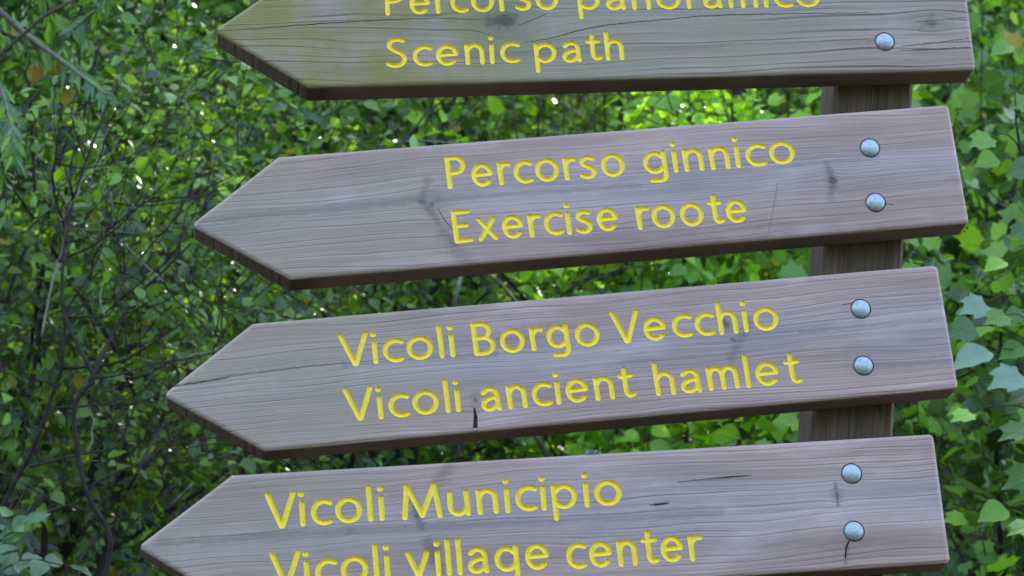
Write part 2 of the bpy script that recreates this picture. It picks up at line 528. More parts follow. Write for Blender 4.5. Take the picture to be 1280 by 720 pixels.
def rounded_loop(inset, Rc, n=5):
    h = BH/2
    poly = [np.array(p) for p in [(0, -h), (0, h), (-BL+BA, h), (-BL, 0), (-BL+BA, -h)]]
    out = []
    N = len(poly)
    for i in range(N):
        p, a, b = poly[i], poly[i-1], poly[(i+1) % N]
        d0 = (p-a)/np.linalg.norm(p-a); d1 = (b-p)/np.linalg.norm(b-p)
        n0 = np.array([-d0[1], d0[0]]); n1 = np.array([-d1[1], d1[0]])      # inward (counter-clockwise polygon)
        bis = n0+n1
        c = p + bis*Rc/(1+n0 @ n1)
        a0 = math.atan2(-n0[1], -n0[0]); a1 = math.atan2(-n1[1], -n1[0])
        while a1 < a0:
            a1 += 2*math.pi
        for k in range(n+1):
            t = a0+(a1-a0)*k/n
            out.append(c+(Rc-inset)*np.array([math.cos(t), math.sin(t)]))
    return out

def build_board(i, parent, mat, label):
    x, z, a = board_frame(i)
    grooves = []
    # letters
    rs = STROKE*CAPH[i]/.0335
    for (word, L, R, b0, b1) in WORDS[i]:
        uL, uR = to_board(i, *L)[0], to_board(i, *R)[0]
        B0, B1 = to_board(i, *b0), to_board(i, *b1)
        slope = (B1[1]-B0[1])/(B1[0]-B0[0])
        pos, cur = [], 0.0
        for k, ch in enumerate(word):
            pos.append(cur)
            cur += GLYPH[ch][0] + GAP*(.72 if k+1 < len(word) and (ch in 'rct' or ch == 'V') else 1.0)
        total = pos[-1] + GLYPH[word[-1]][0]
        sx = (uR-uL)/total
        for ch, p in zip(word, pos):
            strokes = []
            jx, jy = random.uniform(-.0004, .0004), random.uniform(-.0004, .0004)
            lines = list(GLYPH[ch][1])
            if ch == 'i':
                lines.append([(DOT[0], DOT[1]), (DOT[0]+.01, DOT[1]+.004)])
            for s in lines:
                pts = []
                for (gx, gy) in s:
                    u = uL+(p+gx)*sx+jx
                    pts.append((u, B0[1]+slope*(u-B0[0])+gy*CAPH[i]+jy))
                strokes.append((pts, [rs*(1.12 if (ch == 'i' and s is lines[-1]) else 1.0)]*len(pts)))
            grooves.append(Groove('letter', strokes, .0006, .0006))
    bolt_pts = []
    for (px, py) in BOLTS[i]:
        c = to_board(i, px, py)
        bolt_pts.append(c)
        grooves.append(Groove('hole', [([tuple(c), (c[0]+1e-5, c[1])], [.0116, .0116])], .0009, .0009))
    for cr in CRACKS[i]:
        pts = [to_board(i, q[0], q[1]) for q in cr]
        fine = spline(pts, 10)
        rad = np.interp(np.linspace(0, 1, len(fine)), np.linspace(0, 1, len(cr)), [max(.32, q[2]*.75)*1e-3 for q in cr])
        fine = [(p[0], p[1]+.00025*math.sin(k*1.3)+.0002*math.sin(k*2.9)) for k, p in enumerate(fine)]
        steep = abs(pts[-1][1]-pts[0][1]) > abs(pts[-1][0]-pts[0][0])
        grooves.append(Groove('crack', [(fine, list(rad))], .0012 if not steep else .00025, .0002 if not steep else .001))
    for cr in CHECKS[i]:
        pts = [tuple(to_board(i, q[0], q[1])) for q in cr]
        grooves.append(Groove('check', [(pts, [q[2]*1e-3 for q in cr])], .0004, .0005))
    # face triangulation with every cut as a constraint
    rB, Rc = .0054, .0060
    loop = rounded_loop(rB, Rc)
    V2 = [tuple(p) for p in loop]
    E2 = [(k, (k+1) % len(loop)) for k in range(len(loop))]
    for g in grooves:
        for lv in g.levels():
            p, s = contour(g.F, g.us, g.ws, lv)
            o = len(V2)
            V2 += p
            E2 += [(o+a_, o+b_) for a_, b_ in s]
        sp = g.spine()
        if sp:
            sa = np.array(sp)
            keep = g.field(sa[:, 0], sa[:, 1]) > (.0002 if g.kind != 'letter' else .5*g.rm)
            V2 += [p for p, k in zip(sp, keep) if k]
    r = delaunay_2d_cdt([Vector(p) for p in V2], E2, [], 1, 2e-6)
    P = np.array([(p.x, p.y) for p in r[0]])
    T = np.array([t for t in r[2] if len(t) == 3])
    cen = P[T].mean(1)
    owner = np.full(len(T), -1)
    dep = np.zeros(len(P))
    for gi, g in enumerate(grooves):
        m_ = np.nonzero((cen[:, 0] > g.lo[0]) & (cen[:, 0] < g.hi[0]) & (cen[:, 1] > g.lo[1]) & (cen[:, 1] < g.hi[1]))[0]
        if len(m_):
            f = g.field(cen[m_, 0], cen[m_, 1])
            owner[m_[f > 0]] = gi
        m_ = np.nonzero((P[:, 0] > g.lo[0]) & (P[:, 0] < g.hi[0]) & (P[:, 1] > g.lo[1]) & (P[:, 1] < g.hi[1]))[0]
        if len(m_):
            f = g.field(P[m_, 0], P[m_, 1])
            dep[m_] = np.maximum(dep[m_], np.where(f > 4e-6, g.depth(f), 0))
    dep[np.unique(T[owner < 0])] = 0.0
    inside = range(len(T))
    # orientation: front faces look towards -y; (u, w) counter-clockwise seen from -y
    kinds = [g.kind for g in grooves]
    body_t = [k for k in inside if owner[k] < 0 or kinds[owner[k]] != 'letter']
    V = [(p[0], dd, p[1]) for p, dd in zip(P, dep)]
    F, mi, sm = [], [], []
    for k in body_t:
        t = T[k]
        pa, pb, pc = P[t[0]], P[t[1]], P[t[2]]
        if (pb[0]-pa[0])*(pc[1]-pa[1])-(pb[1]-pa[1])*(pc[0]-pa[0]) < 0:
            t = t[::-1]
        F.append(tuple(t))
        mi.append(0 if owner[k] < 0 else 1)
        sm.append(False)
    # rounded edges, sides, back
    prof = [(rB*(1-math.sin(th)), rB*(1-math.cos(th))) for th in [math.pi/2*q/5 for q in range(6)]]   # (y, inset)
    rings = [(rB*(1-math.sin(th)), rB*(1-math.cos(th))) for th in [math.pi/2*q/5 for q in range(5, -1, -1)]]
    seq = [(yy, ins) for (yy, ins) in rings]                    # y=0,inset=rB ... y=rB,inset=0
    seq += [(BT-.004, 0.0), (BT-.0012, .0012), (BT, .004)]
    base = len(V)
    n = len(loop)
    for (yy, ins) in seq:
        V += [(p[0], yy, p[1]) for p in rounded_loop(ins, Rc)]
    for q in range(len(seq)-1):
        for k in range(n):
            k2 = (k+1) % n
            F.append((base+q*n+k, base+(q+1)*n+k, base+(q+1)*n+k2, base+q*n+k2))
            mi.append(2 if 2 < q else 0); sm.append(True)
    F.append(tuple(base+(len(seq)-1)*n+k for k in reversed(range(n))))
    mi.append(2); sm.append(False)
    me = mesh('arrow_board', V, F)
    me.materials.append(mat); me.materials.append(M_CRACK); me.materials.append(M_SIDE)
    me.polygons.foreach_set('material_index', mi)
    me.polygons.foreach_set('use_smooth', sm)
    o = obj('arrow_board', me, None, parent, label=label)
    o.location = (x, 0, z)
    o.rotation_euler = (0, -a, 0)
    for gi, g in enumerate(grooves):
        if g.kind != 'letter':
            continue
        ts = T[owner == gi]
        if not len(ts):
            continue
        ids = np.unique(ts)
        mp = {int(v): k for k, v in enumerate(ids)}
        fv = []
        for t in ts:
            pa, pb, pc = P[t[0]], P[t[1]], P[t[2]]
            if (pb[0]-pa[0])*(pc[1]-pa[1])-(pb[1]-pa[1])*(pc[0]-pa[0]) < 0:
                t = t[::-1]
            fv.append(tuple(mp[int(q)] for q in t))
        obj('letter', mesh('letter', [V[int(q)] for q in ids], fv, True), M_PAINT, o)
    for c in bolt_pts:
        b = obj('bolt', BOLT_MESH, M_BOLT, o)
        b.location = (c[0], .0018, c[1])
        b.rotation_euler = (0, random.uniform(0, 6), 0)
    return o

def bolt_mesh():
    R, hgt, n = .0110, .0062, 28
    prof = [(R*.97, .003), (R, .001), (R*.985, -.0005)]
    for k in range(1, 8):
        th = k/8*math.pi/2
        prof.append((R*math.cos(th)*.985, -.0005-hgt*math.sin(th)))
    V, F = [], []
    for (rr, yy) in prof:
        V += [(rr*math.cos(2*math.pi*k/n), yy, rr*math.sin(2*math.pi*k/n)) for k in range(n)]
    V.append((0, -.0005-hgt, 0))
    for q in range(len(prof)-1):
        for k in range(n):
            k2 = (k+1) % n
            F.append((q*n+k, q*n+k2, (q+1)*n+k2, (q+1)*n+k))
    for k in range(n):
        F.append(((len(prof)-1)*n+k, (len(prof)-1)*n+(k+1) % n, len(V)-1))
    return mesh('bolt', V, F, True)
BOLT_MESH = bolt_mesh()
_t = NT('bare_split_wood')
_co = _t.n('ShaderNodeTexCoord').outputs['Object']
M_CRACK = _t.done(_t.bsdf(_t.ramp(_t.noise(_co, 300, 3, .6), [(.3, (.05, .03, .02)), (.7, (.16, .09, .06))]), .85, spec=.1))

LIGHT, DARK = (.500, .338, .300), (.220, .143, .122)
def kn(i, lst):
    return [(*to_board(i, px, py), R*1e-3, el) for (px, py, R, el) in lst]
def bl(i, lst):
    return [(*to_board(i, x0, y0), *to_board(i, x1, y1), r_*1e-3, amt) for (x0, y0, x1, y1, r_, amt) in lst]
M_SIDE = wood_material('brown_board_edge', 53, [], (.23, .160, .110), (.070, .046, .033), .6, soft=1.0)  # darker, browner wood for the board sides, undersides and backs
uu = lambda i, px, py: float(to_board(i, px, py)[0])
wood = [
 wood_material('weathered_board_top', 3, kn(0, [(630, 27, 15, 1.35), (1165, 30, 7, 2.2)]), (.425, .295, .238), (.185, .122, .092), .8, soft=1.0, zone=.4,
               blots=bl(0, [(612, 26, 640, 24, 9, .55), (1166, 18, 1150, 36, 3, .3), (560, 70, 900, 60, 5, .18), (840, 60, 1080, 50, 3, .2)]),
               green=[(uu(0, 250, 60), uu(0, 640, 60), .92, (.225, .175, .045)), (uu(0, 600, 60), uu(0, 1000, 40), .58, (.24, .205, .115))]),
 wood_material('weathered_board_second', 17, kn(1, [(540, 255, 7, 1.1), (1039, 225, 5, .8)]), LIGHT, DARK, .09, soft=.46, zone=.9,
               blots=bl(1, [(535, 226, 527, 250, 6.5, .34), (529, 252, 548, 278, 4.5, .38), (548, 278, 568, 306, 5.5, .26), (552, 292, 590, 332, 10, .26), (250, 276, 520, 250, 6, .32),  # the widest stroke paints a shadow beside the knot
                            (545, 250, 800, 232, 4, .26), (1034, 206, 1042, 226, 5, .42), (1042, 226, 1038, 246, 5.5, .45), (972, 230, 961, 290, 1.6, .32), (560, 320, 900, 300, 5, .15), (1050, 240, 1200, 226, 6, .2)]),
               green=[(uu(1, 230, 280), uu(1, 560, 260), .62, (.300, .222, .150))]),
 wood_material('weathered_board_third', 29, kn(2, [(908, 405, 5, 1.1), (594, 500, 5, .6)]), LIGHT, DARK, .09, soft=.46, zone=.9,
               blots=bl(2, [(285, 470, 430, 453, 1.8, .5), (430, 455, 620, 443, 4, .28), (903, 396, 910, 412, 3.4, .5), (915, 424, 918, 426, 2.4, .7), (938, 402, 914, 446, 7, .34),
                            (1000, 415, 1195, 396, 2.2, .3), (215, 482, 285, 471, 2.2, .5), (1085, 457, 1190, 450, 6, .25)]),
               green=[(uu(2, 200, 490), uu(2, 520, 430), .62, (.300, .222, .150))]),
 wood_material('weathered_board_lowest', 41, kn(3, [(520, 645, 5, .8), (546, 690, 6, .7), (1047, 620, 3.5, 1.)]), LIGHT, DARK, .11, soft=.5, zone=.8,
               blots=bl(3, [(514, 622, 526, 656, 5.5, .45), (534, 676, 552, 716, 8, .45), (542, 610, 562, 580, 9, .36), (200, 678, 440, 664, 6, .30), (440, 664, 900, 640, 7, .26),
                            (1044, 604, 1048, 632, 2.6, .55), (820, 631, 834, 629, 2.6, .6), (850, 603, 935, 595, 1.8, .4), (1060, 672, 1057, 704, 2.6, .4), (600, 700, 1180, 668, 8, .15)]),
               green=[(uu(3, 170, 680), uu(3, 480, 640), .62, (.295, .218, .155))]),
]
def post_material():
    t = NT('post_wood')
    sep = t.n('ShaderNodeSeparateXYZ')
    t.t.links.new(t.n('ShaderNodeTexCoord').outputs['Object'], sep.inputs[0])
    x, y, z = sep.outputs
    s = t.m('ADD', x, y)
    fine = t.noise(t.xyz(t.m('MULTIPLY', s, 520.), t.m('MULTIPLY', z, 7.), 0.3), 1., 3, .6)
    mid = t.noise(t.xyz(t.m('MULTIPLY', s, 120.), t.m('MULTIPLY', z, 2.5), 4.), 1., 3, .6)
    wet = t.noise(t.xyz(t.m('MULTIPLY', s, 26.), t.m('MULTIPLY', z, 14.), 8.), 1., 3, .6)
    v = t.m('ADD', t.m('MULTIPLY', fine, .5), t.m('MULTIPLY', mid, .5))
    c = t.ramp(v, [(.32, (.042, .022, .012)), (.5, (.088, .052, .031)), (.7, (.16, .100, .063))])
    c = t.mix(t.m('MULTIPLY', t.step(wet, .5, .66), .7), c, (.022, .022, .022))
    return t.done(t.bsdf(c, .8, spec=.25, normal=t.bump(v, .5, .0015)))

def build_sign():
    root = thing('fingerpost_sign', 'wooden fingerpost with four grey arrow boards lettered in yellow', 'signpost', (0, BT+.0467, 0))
    # post
    pw, y0, y1 = .0914, BT-.0002, BT+.0934
    px0 = .05787+XS
    cx, cy = px0+pw/2, (y0+y1)/2
    zt = 3.055
    V, F = [], []
    def ring(hw, hd, zz, ch):
        pts = [(-hw+ch, -hd), (hw-ch, -hd), (hw, -hd+ch), (hw, hd-ch), (hw-ch, hd), (-hw+ch, hd), (-hw, hd-ch), (-hw, -hd+ch)]
        return [(cx+p[0], cy+p[1], zz) for p in pts]
    hw, hd = pw/2, (y1-y0)/2
    zs = [-.5, .0, .8, 1.6, 2.4, zt-.012]
    for zz in zs:
        V += ring(hw, hd, zz, .004)
    V += ring(hw-.012, hd-.012, zt, .004)
    nr = len(zs)+1
    for q in range(nr-1):
        for k in range(8):
            F.append((q*8+k, q*8+(k+1) % 8, (q+1)*8+(k+1) % 8, (q+1)*8+k))
    F.append(tuple(reversed(range(8))))
    F.append(tuple((nr-1)*8+k for k in range(8)))
    o = obj('post', mesh('post', V, F), post_material(), root)
    o.location = -root.location
    labels = ['arrow board reading Percorso panoramico, Scenic path, with long dark cracks', 'arrow board reading Percorso ginnico, Exercise roote',
              'arrow board reading Vicoli Borgo Vecchio, Vicoli ancient hamlet', 'arrow board reading Vicoli Municipio, Vicoli village center']
    for i in range(4):
        b = build_board(i, root, wood[i], labels[i])
        b.location = Vector(b.location)-root.location
    return root
build_sign()

# ------------------------------------------------------------------ leaves
def leaf_outline(kind, hi):
    """half outlines along the midrib (t, half-width); unit length, tip at t = 1"""
    if kind == 'oval':
        pr = [(.04, .05), (.18, .22), (.36, .30), (.56, .27), (.76, .165), (.91, .06)]
    elif kind == 'lance':
        pr = [(.04, .03), (.25, .10), (.5, .12), (.75, .08)]
    else:
        pr = [(.015, .14), (.07, .30), (.18, .41), (.32, .45), (.48, .41), (.62, .32), (.76, .20), (.88, .09)]
    if not hi and kind == 'round':
        pr = pr[1::2]
    elif not hi and kind == 'oval':
        pr = [(.08, .12), (.38, .30), (.74, .19)]
    elif not hi:
        pr = pr[1:-1]
    return pr
def leaf_mesh(kind, hi, fold=.22, droop=.22):
    if kind == 'maple':
        # palmate leaf: five pointed lobes round the petiole junction
        ang = [-100, -118, -64, -46, -26, -8, 8, 26, 46, 64, 118, 100] if False else None
        rim = [(-.10, .0), (-.30, -.06), (-.36, .08), (-.58, .22), (-.45, .32), (-.47, .42), (-.40, .68), (-.27, .60), (-.14, .72), (0, 1.0),
               (.14, .72), (.27, .60), (.40, .68), (.47, .42), (.45, .32), (.58, .22), (.36, .08), (.30, -.06), (.10, .0)]
        V = [(0, .30, 0)] + [(x, y, fold*abs(x)*.8 - droop*(x*x+y*y)*.6) for x, y in rim]
        F = [(0, k+1, k+2) if True else 0 for k in range(len(rim)-1)]
        F = [(0, k+2, k+1) for k in range(len(rim)-1)] + [(0, 1, len(rim))]
        return np.array(V), F
    pr = leaf_outline(kind, hi)
    if hi and kind == 'oval':                       # toothed edge
        fine = []
        for k, (a, b) in enumerate(zip(pr[:-1], pr[1:])):
            fine.append((a[0], a[1]*1.04))
            mx = ((a[0]+b[0])/2, (a[1]+b[1])/2)
            fine.append((mx[0]-.02, mx[1]*1.01))
        fine.append(pr[-1])
        pr = fine
    zc = lambda t: -droop*t*t
    V = [(0, 0, 0)]
    for t, w_ in pr:
        wav = .02*math.sin(t*17) if hi else 0
        V += [(-w_, t, zc(t)+fold*w_+wav), (0, t, zc(t)), (w_, t, zc(t)+fold*w_-wav)]
    V.append((0, 1, zc(1)))
    n = len(pr)
    F = [(0, 2, 1), (0, 3, 2)]
    for k in range(n-1):
        a, b = 1+3*k, 4+3*k
        F += [(a, a+1, b+1, b), (a+1, a+2, b+2, b+1)]
    a, e = 1+3*(n-1), 1+3*n
    F += [(a, a+1, e), (a+1, a+2, e)]
    return np.array(V, float), F
LEAVES = {}
for k_ in ('oval', 'lance', 'maple', 'round'):
    for h_ in (False, True):
        V_, F_ = leaf_mesh(k_, h_)
        LEAVES[k_, h_] = (V_, [f for f in F_])

def leaf_material(name, cols, single, yellow=.006, rough=.36, trans=.40):
    """thin translucent leaf; tint from a per-leaf value"""
    t = NT(name)
    if single:
        r = t.n('ShaderNodeObjectInfo').outputs['Random']
    else:
        a = t.n('ShaderNodeAttribute'); a.attribute_name = 'tint'
        r = a.outputs['Fac']
    c = t.ramp(r, [(0, cols[0]), (.40, cols[1]), (.74, cols[2]), (1-yellow-.004, cols[3]), (1-yellow, (.30, .20, .025))])
    geo = t.n('ShaderNodeNewGeometry')
    co = t.n('ShaderNodeTexCoord').outputs['Object']
    n_ = t.noise(geo.outputs['Position'], 60, 3, .6)
    c = t.mix(t.m('MULTIPLY', t.step(n_, .4, .75), .35), c, t.mix(1.0, c, (.6, .62, .55), 'MULTIPLY'))
    hgt = n_
    if single:                                          # midrib and side veins in leaf coordinates
        sp = t.n('ShaderNodeSeparateXYZ'); t.t.links.new(co, sp.inputs[0])
        ax = t.m('ABSOLUTE', sp.outputs[0])
        rib = t.step(ax, .035, .008)
        side = t.m('SINE', t.m('MULTIPLY', t.m('SUBTRACT', sp.outputs[1], t.m('MULTIPLY', ax, .75)), 44.0))
        vein = t.m('MAXIMUM', rib, t.m('MULTIPLY', t.step(side, .72, .98), .55))
        c = t.mix(t.m('MULTIPLY', vein, .38), c, t.mix(.6, c, (.26, .34, .10)))
        hgt = t.m('SUBTRACT', t.m('MULTIPLY', n_, .6), t.m('MULTIPLY', vein, .5))
    under = t.mix(.35, c, (.15, .21, .07))              # paler lower side
    c2 = t.mix(geo.outputs['Backfacing'], c, under)
    rv = t.m('FRACT', t.m('MULTIPLY', r, 37.7))          # some leaves glossier than others
    p = t.bsdf(c2, t.m('ADD', .24, t.m('MULTIPLY', rv, .36)), spec=.5, normal=t.bump(hgt, .4, .004))
    tr = t.n('ShaderNodeBsdfTranslucent')
    t.t.links.new(t.mix(1.0, c, (1.5, 1.75, .55), 'MULTIPLY'), tr.inputs['Color'])
    mx = t.n('ShaderNodeMixShader'); mx.inputs[0].default_value = trans
    t.t.links.new(p, mx.inputs[1]); t.t.links.new(tr.outputs[0], mx.inputs[2])
    return t.done(mx.outputs[0])
GREENS = {
 'hazel': [(.022, .050, .006), (.076, .150, .009), (.145, .262, .013), (.220, .345, .030)],
 'fresh': [(.105, .215, .006), (.185, .345, .008), (.245, .425, .012), (.300, .480, .022)],
 'pale': [(.150, .215, .150), (.175, .245, .175), (.190, .265, .190), (.205, .285, .205)],  # sky reflection of glossy leaves put into the leaf colour
 'shade': [(.016, .036, .006), (.056, .108, .010), (.112, .198, .014), (.200, .305, .036)],  # darker hazel copy: shade of the left shrubs put into the colour
 'sun_glow': [(.20, .32, .010), (.27, .40, .014), (.33, .46, .02), (.40, .50, .04)],  # leaf colour lightened to strengthen the sapling's sun glow
 'dark': [(.022, .056, .006), (.048, .115, .009), (.080, .170, .014), (.130, .240, .022)],
 'blue': [(.050, .105, .036), (.070, .135, .045), (.090, .165, .055), (.115, .195, .062)],
}
LEAFMAT = {}
for g_, c_ in GREENS.items():
    LEAFMAT[g_, True] = leaf_material('leaf_'+g_, c_, True)
    LEAFMAT[g_, False] = leaf_material('foliage_'+g_, c_, False)
def bark_material(name, a, b):
    t = NT(name)
    co = t.n('ShaderNodeTexCoord').outputs['Object']
    n_ = t.noise(co, 45, 5, .65)
    return t.done(t.bsdf(t.ramp(n_, [(.3, a), (.7, b)]), .85, spec=.2, normal=t.bump(n_, .7, .006)))
M_BARK = bark_material('bark', (.012, .009, .007), (.042, .031, .024))
M_TWIG = bark_material('twig_bark', (.022, .017, .010), (.075, .055, .032))
M_PALE = bark_material('pale_dry_bark', (.10, .08, .055), (.22, .18, .135))

def rotm(axis, ang):
    axis = np.asarray(axis, float); axis = axis/np.linalg.norm(axis)
    K = np.array([[0, -axis[2], axis[1]], [axis[2], 0, -axis[0]], [-axis[1], axis[0], 0]])
    return np.eye(3)+math.sin(ang)*K+(1-math.cos(ang))*(K @ K)

def make_spray(kind, rng, n=10):
    """a twig of unit length along +x with alternate leaves; returns twig path and leaf (pos, rot, size)"""
    bend = rng.uniform(-.18, .18); sag = rng.uniform(.05, .25)
    path = lambda s: np.array([s, bend*s*s, -sag*s*s])
    pos, rot, size = [], [], []
    for k in range(n):
        s = .12+.88*k/(n-1)
        side = 1 if k % 2 else -1
        an = math.radians(rng.uniform(38, 72))*side if k < n-1 else rng.uniform(-.2, .2)
        if kind == 'lance':
            an *= .6
        # leaf +y axis -> direction in the xy plane at angle an from +x
        R = rotm((0, 0, 1), an-math.pi/2)
        R = rotm((1, 0, 0), rng.normal(0, .45)) @ rotm((0, 1, 0), rng.normal(.18, .42)) @ R
        R = R @ rotm((0, 1, 0), rng.normal(0, .45))
        off = R @ np.array([0, 1, 0])*.05
        pos.append(path(s)+off); rot.append(R); size.append(rng.choice([.5, .75, .95, 1.1, 1.3])*rng.uniform(.85, 1.15)*(1-.25*max(0, s-.75)))
    return np.array([path(s) for s in (0, .35, .7, 1.0)]), np.array(pos), np.array(rot), np.array(size)
SPRAYS = {k: [make_spray(k, np.random.default_rng(100+j), 11 if k != 'maple' else 6) for j in range(7)] for k in ('oval', 'lance', 'maple', 'round')}

PLANTS = []
def bez(a, b, c, n):
    t = np.linspace(0, 1, n)[:, None]
    return (1-t)**2*a+2*t*(1-t)*b+t*t*c

def trace(pts, Y0, seed, wob=.10):
    rng = np.random.default_rng(seed)
    ph = rng.uniform(0, 6.28)
    out = []
    sm = spline(pts, 5)
    for k, (px, py) in enumerate(sm):
        t = k/max(1, len(sm)-1)
        out.append(at_y(px, py, Y0+wob*math.sin(ph+3.0*t)))
    return np.array(out)

def grow(name, label, cat, base, crown, radii, kind, leaf, n_spray, spray_len, greens, seed, stems=3, stem_r=.018,
         branches=14, group=None, bark=None, hi=True, parts=300, trunk=None, light=(0, -.55, .9), extra=(), shell=.35, clump=13, spread=.12):
    """a shrub or tree: stems, branches, twigs carrying leaf sprays; leaves kept as arrays until all plants stand"""
    rng = np.random.default_rng(seed)
    base = np.array([base[0], base[1], float(ground_z(base[0], base[1]))-.05])
    crown = np.array(crown, float); radii = np.array(radii, float)
    root = thing(name, label, cat, tuple(base), group)
    bm = bark or M_BARK
    stem_paths = []
    for s in range(stems):
        b0 = base+np.array([*rng.normal(0, .06 if stems > 1 else 0, 2), 0])
        top = crown+radii*np.array([*rng.uniform(-.45, .45, 2), rng.uniform(.25, .8)])
        midp = (b0+top)/2+np.array([*rng.normal(0, .14, 2), .1])
        P = bez(b0, midp, top, 12)
        P[1:-1] += rng.normal(0, .012, (10, 3))
        rr = stem_r*rng.uniform(.75, 1.1)
        V, F = tube(P-base, np.linspace(rr, rr*.28, 12), 8)
        obj(trunk or 'stem', mesh(trunk or 'stem', V, F, True), bm, root)
        stem_paths.append((P, rr))
    anchors = []
    for k in range(branches):
        P, rr = stem_paths[k % stems]
        t = rng.uniform(.42, .97)
        i = t*(len(P)-1); j = int(i); p0 = P[j]+(P[min(j+1, len(P)-1)]-P[j])*(i-j)
        d = rng.normal(0, 1, 3); d /= np.linalg.norm(d)
        end = crown+radii*d*rng.uniform(.55, 1.0)
        midp = (p0+end)/2+np.array([*rng.normal(0, .08, 2), rng.uniform(0, .15)])*np.linalg.norm(end-p0)
        Q = bez(p0, midp, end, 8)
        Q[1:-1] += rng.normal(0, .008, (6, 3))
        r0 = rr*(1-.7*t)*.7
        V, F = tube(Q-base, np.linspace(r0, max(r0*.2, .0012), 8), 6)
        obj('branch', mesh('branch', V, F, True), bm, root)
        anchors.append(Q)
    for (pts, Y0, r0, r1, mt) in extra:           # single branches seen in the picture, joined to the nearest stem
        Q = trace(pts, Y0, seed+len(pts), .05)
        allp = np.concatenate([np.array([p for p in P]) for P, rr in stem_paths])
        low = allp[allp[:, 2] < Q[0][2]-.05]
        st = low[np.argmin(((low-Q[0])**2).sum(1))]
        Q = np.concatenate([bez(st, (st+Q[0])/2+np.array([0, 0, .04]), Q[0], 6)[:-1], Q])
        V, F = tube(Q-base, np.linspace(r0*1.3, r1, len(Q)), 6)
        obj('branch', mesh('branch', V, F, True), mt or bm, root)
    # sprays
    TV, TF = [], []
    LP, LR, LS = [], [], []
    lz = np.array(light, float)
    nc = max(6, n_spray//clump)
    cd = rng.normal(0, 1, (nc, 3)); cd /= np.linalg.norm(cd, axis=1)[:, None]
    centres = crown+radii*cd*(rng.uniform(shell**3, 1.0, nc)**(1/3))[:, None]
    for k in range(n_spray):
        Q = anchors[k % len(anchors)]
        t = rng.uniform(.25, 1.0)
        i = t*(len(Q)-1); j = int(i); p0 = Q[j]+(Q[min(j+1, len(Q)-1)]-Q[j])*(i-j)
        # side twig leads out to a point of the crown
        tgt = centres[int(rng.integers(nc))]+rng.normal(0, spread, 3)
        v = tgt-p0; L = np.linalg.norm(v)+1e-6
        if L > spray_len*1.6:
            p0 = tgt-v/L*spray_len*1.6*rng.uniform(.6, 1)
        xd = v/L*.8+np.array([0, -.15, -.1])+rng.normal(0, .35, 3); xd /= np.linalg.norm(xd)
        zd = lz+rng.normal(0, .38, 3); zd -= xd*(zd @ xd); zd /= np.linalg.norm(zd)
        R = np.stack([xd, np.cross(zd, xd), zd], 1)
        tw, sp, sr, ss = SPRAYS[kind][int(rng.integers(7))]
        sc = spray_len*rng.uniform(.7, 1.2)
        Vt, Ft = tube((tw*sc) @ R.T+p0-base, [.0016, .0013, .001, .0006], 3, cap=False)
        o = len(TV); TV += Vt; TF += [tuple(q+o for q in f) for f in Ft]
        LP.append((sp*sc) @ R.T+p0); LR.append(np.einsum('ij,njk->nik', R, sr)); LS.append(ss*leaf)
    LP = np.concatenate(LP); LR = np.concatenate(LR); LS = np.concatenate(LS)
    tw = obj('twigs', mesh('twigs', TV, TF, True), M_TWIG, root, kind='stuff')
    PLANTS.append(dict(root=root, base=base, kind=kind, P=LP, R=LR, S=LS, greens=greens, hi=hi, parts=parts, tint=rng.random(len(LS))))
    return root

def bake_leaves(name, pl, idx, hi):
    V0, F0 = LEAVES[pl['kind'], hi]
    nv = len(V0)
    P, R, S = pl['P'][idx], pl['R'][idx], pl['S'][idx]
    V = np.einsum('nij,vj->nvi', R, V0)*S[:, None, None]+(P-pl['base'])[:, None, :]
    loops0 = np.concatenate([np.array(f) for f in F0]); ln = np.array([len(f) for f in F0])
    st0 = np.concatenate([[0], np.cumsum(ln)[:-1]])
    n = len(idx)
    loops = (loops0[None, :]+(np.arange(n)*nv)[:, None]).ravel()
    starts = (st0[None, :]+(np.arange(n)*len(loops0))[:, None]).ravel()
    me = mesh_np(name, V.reshape(-1, 3), loops, starts, True)
    at = me.attributes.new('tint', 'FLOAT', 'POINT')
    at.data.foreach_set('value', np.repeat(pl['tint'][idx], nv).astype(np.float32))
    return me

# ------------------------------------------------------------------ plants on the bank
G1 = 'shrubs on the bank behind the sign'
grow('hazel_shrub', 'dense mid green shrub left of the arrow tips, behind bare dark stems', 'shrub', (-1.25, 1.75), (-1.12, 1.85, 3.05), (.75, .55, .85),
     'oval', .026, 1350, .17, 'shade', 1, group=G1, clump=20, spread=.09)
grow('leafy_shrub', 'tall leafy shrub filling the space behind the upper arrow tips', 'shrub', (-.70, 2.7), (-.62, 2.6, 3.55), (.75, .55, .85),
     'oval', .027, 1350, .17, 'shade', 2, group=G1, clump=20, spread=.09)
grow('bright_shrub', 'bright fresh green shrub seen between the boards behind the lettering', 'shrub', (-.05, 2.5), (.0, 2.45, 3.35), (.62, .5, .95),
     'oval', .042, 560, .26, 'fresh', 3, group=G1, extra=[
     ([(488, 200), (503, 178), (520, 158), (536, 140), (565, 118), (600, 100)], 2.0, .0028, .0012, None), ([(648, 190), (645, 160), (640, 125), (636, 100)], 2.05, .0022, .0012, None),
     ([(565, 395), (572, 362), (578, 335)], 1.95, .004, .003, M_PALE), ([(640, 372), (622, 350), (604, 338)], 1.95, .003, .002, M_PALE), ([(590, 385), (612, 360), (630, 335)], 1.9, .0025, .0014, None),
     ([(470, 182), (520, 176), (575, 180), (610, 186)], 2.1, .0018, .0012, M_PALE), ([(690, 380), (730, 350), (790, 335), (850, 328)], 2.0, .0022, .0012, None)])
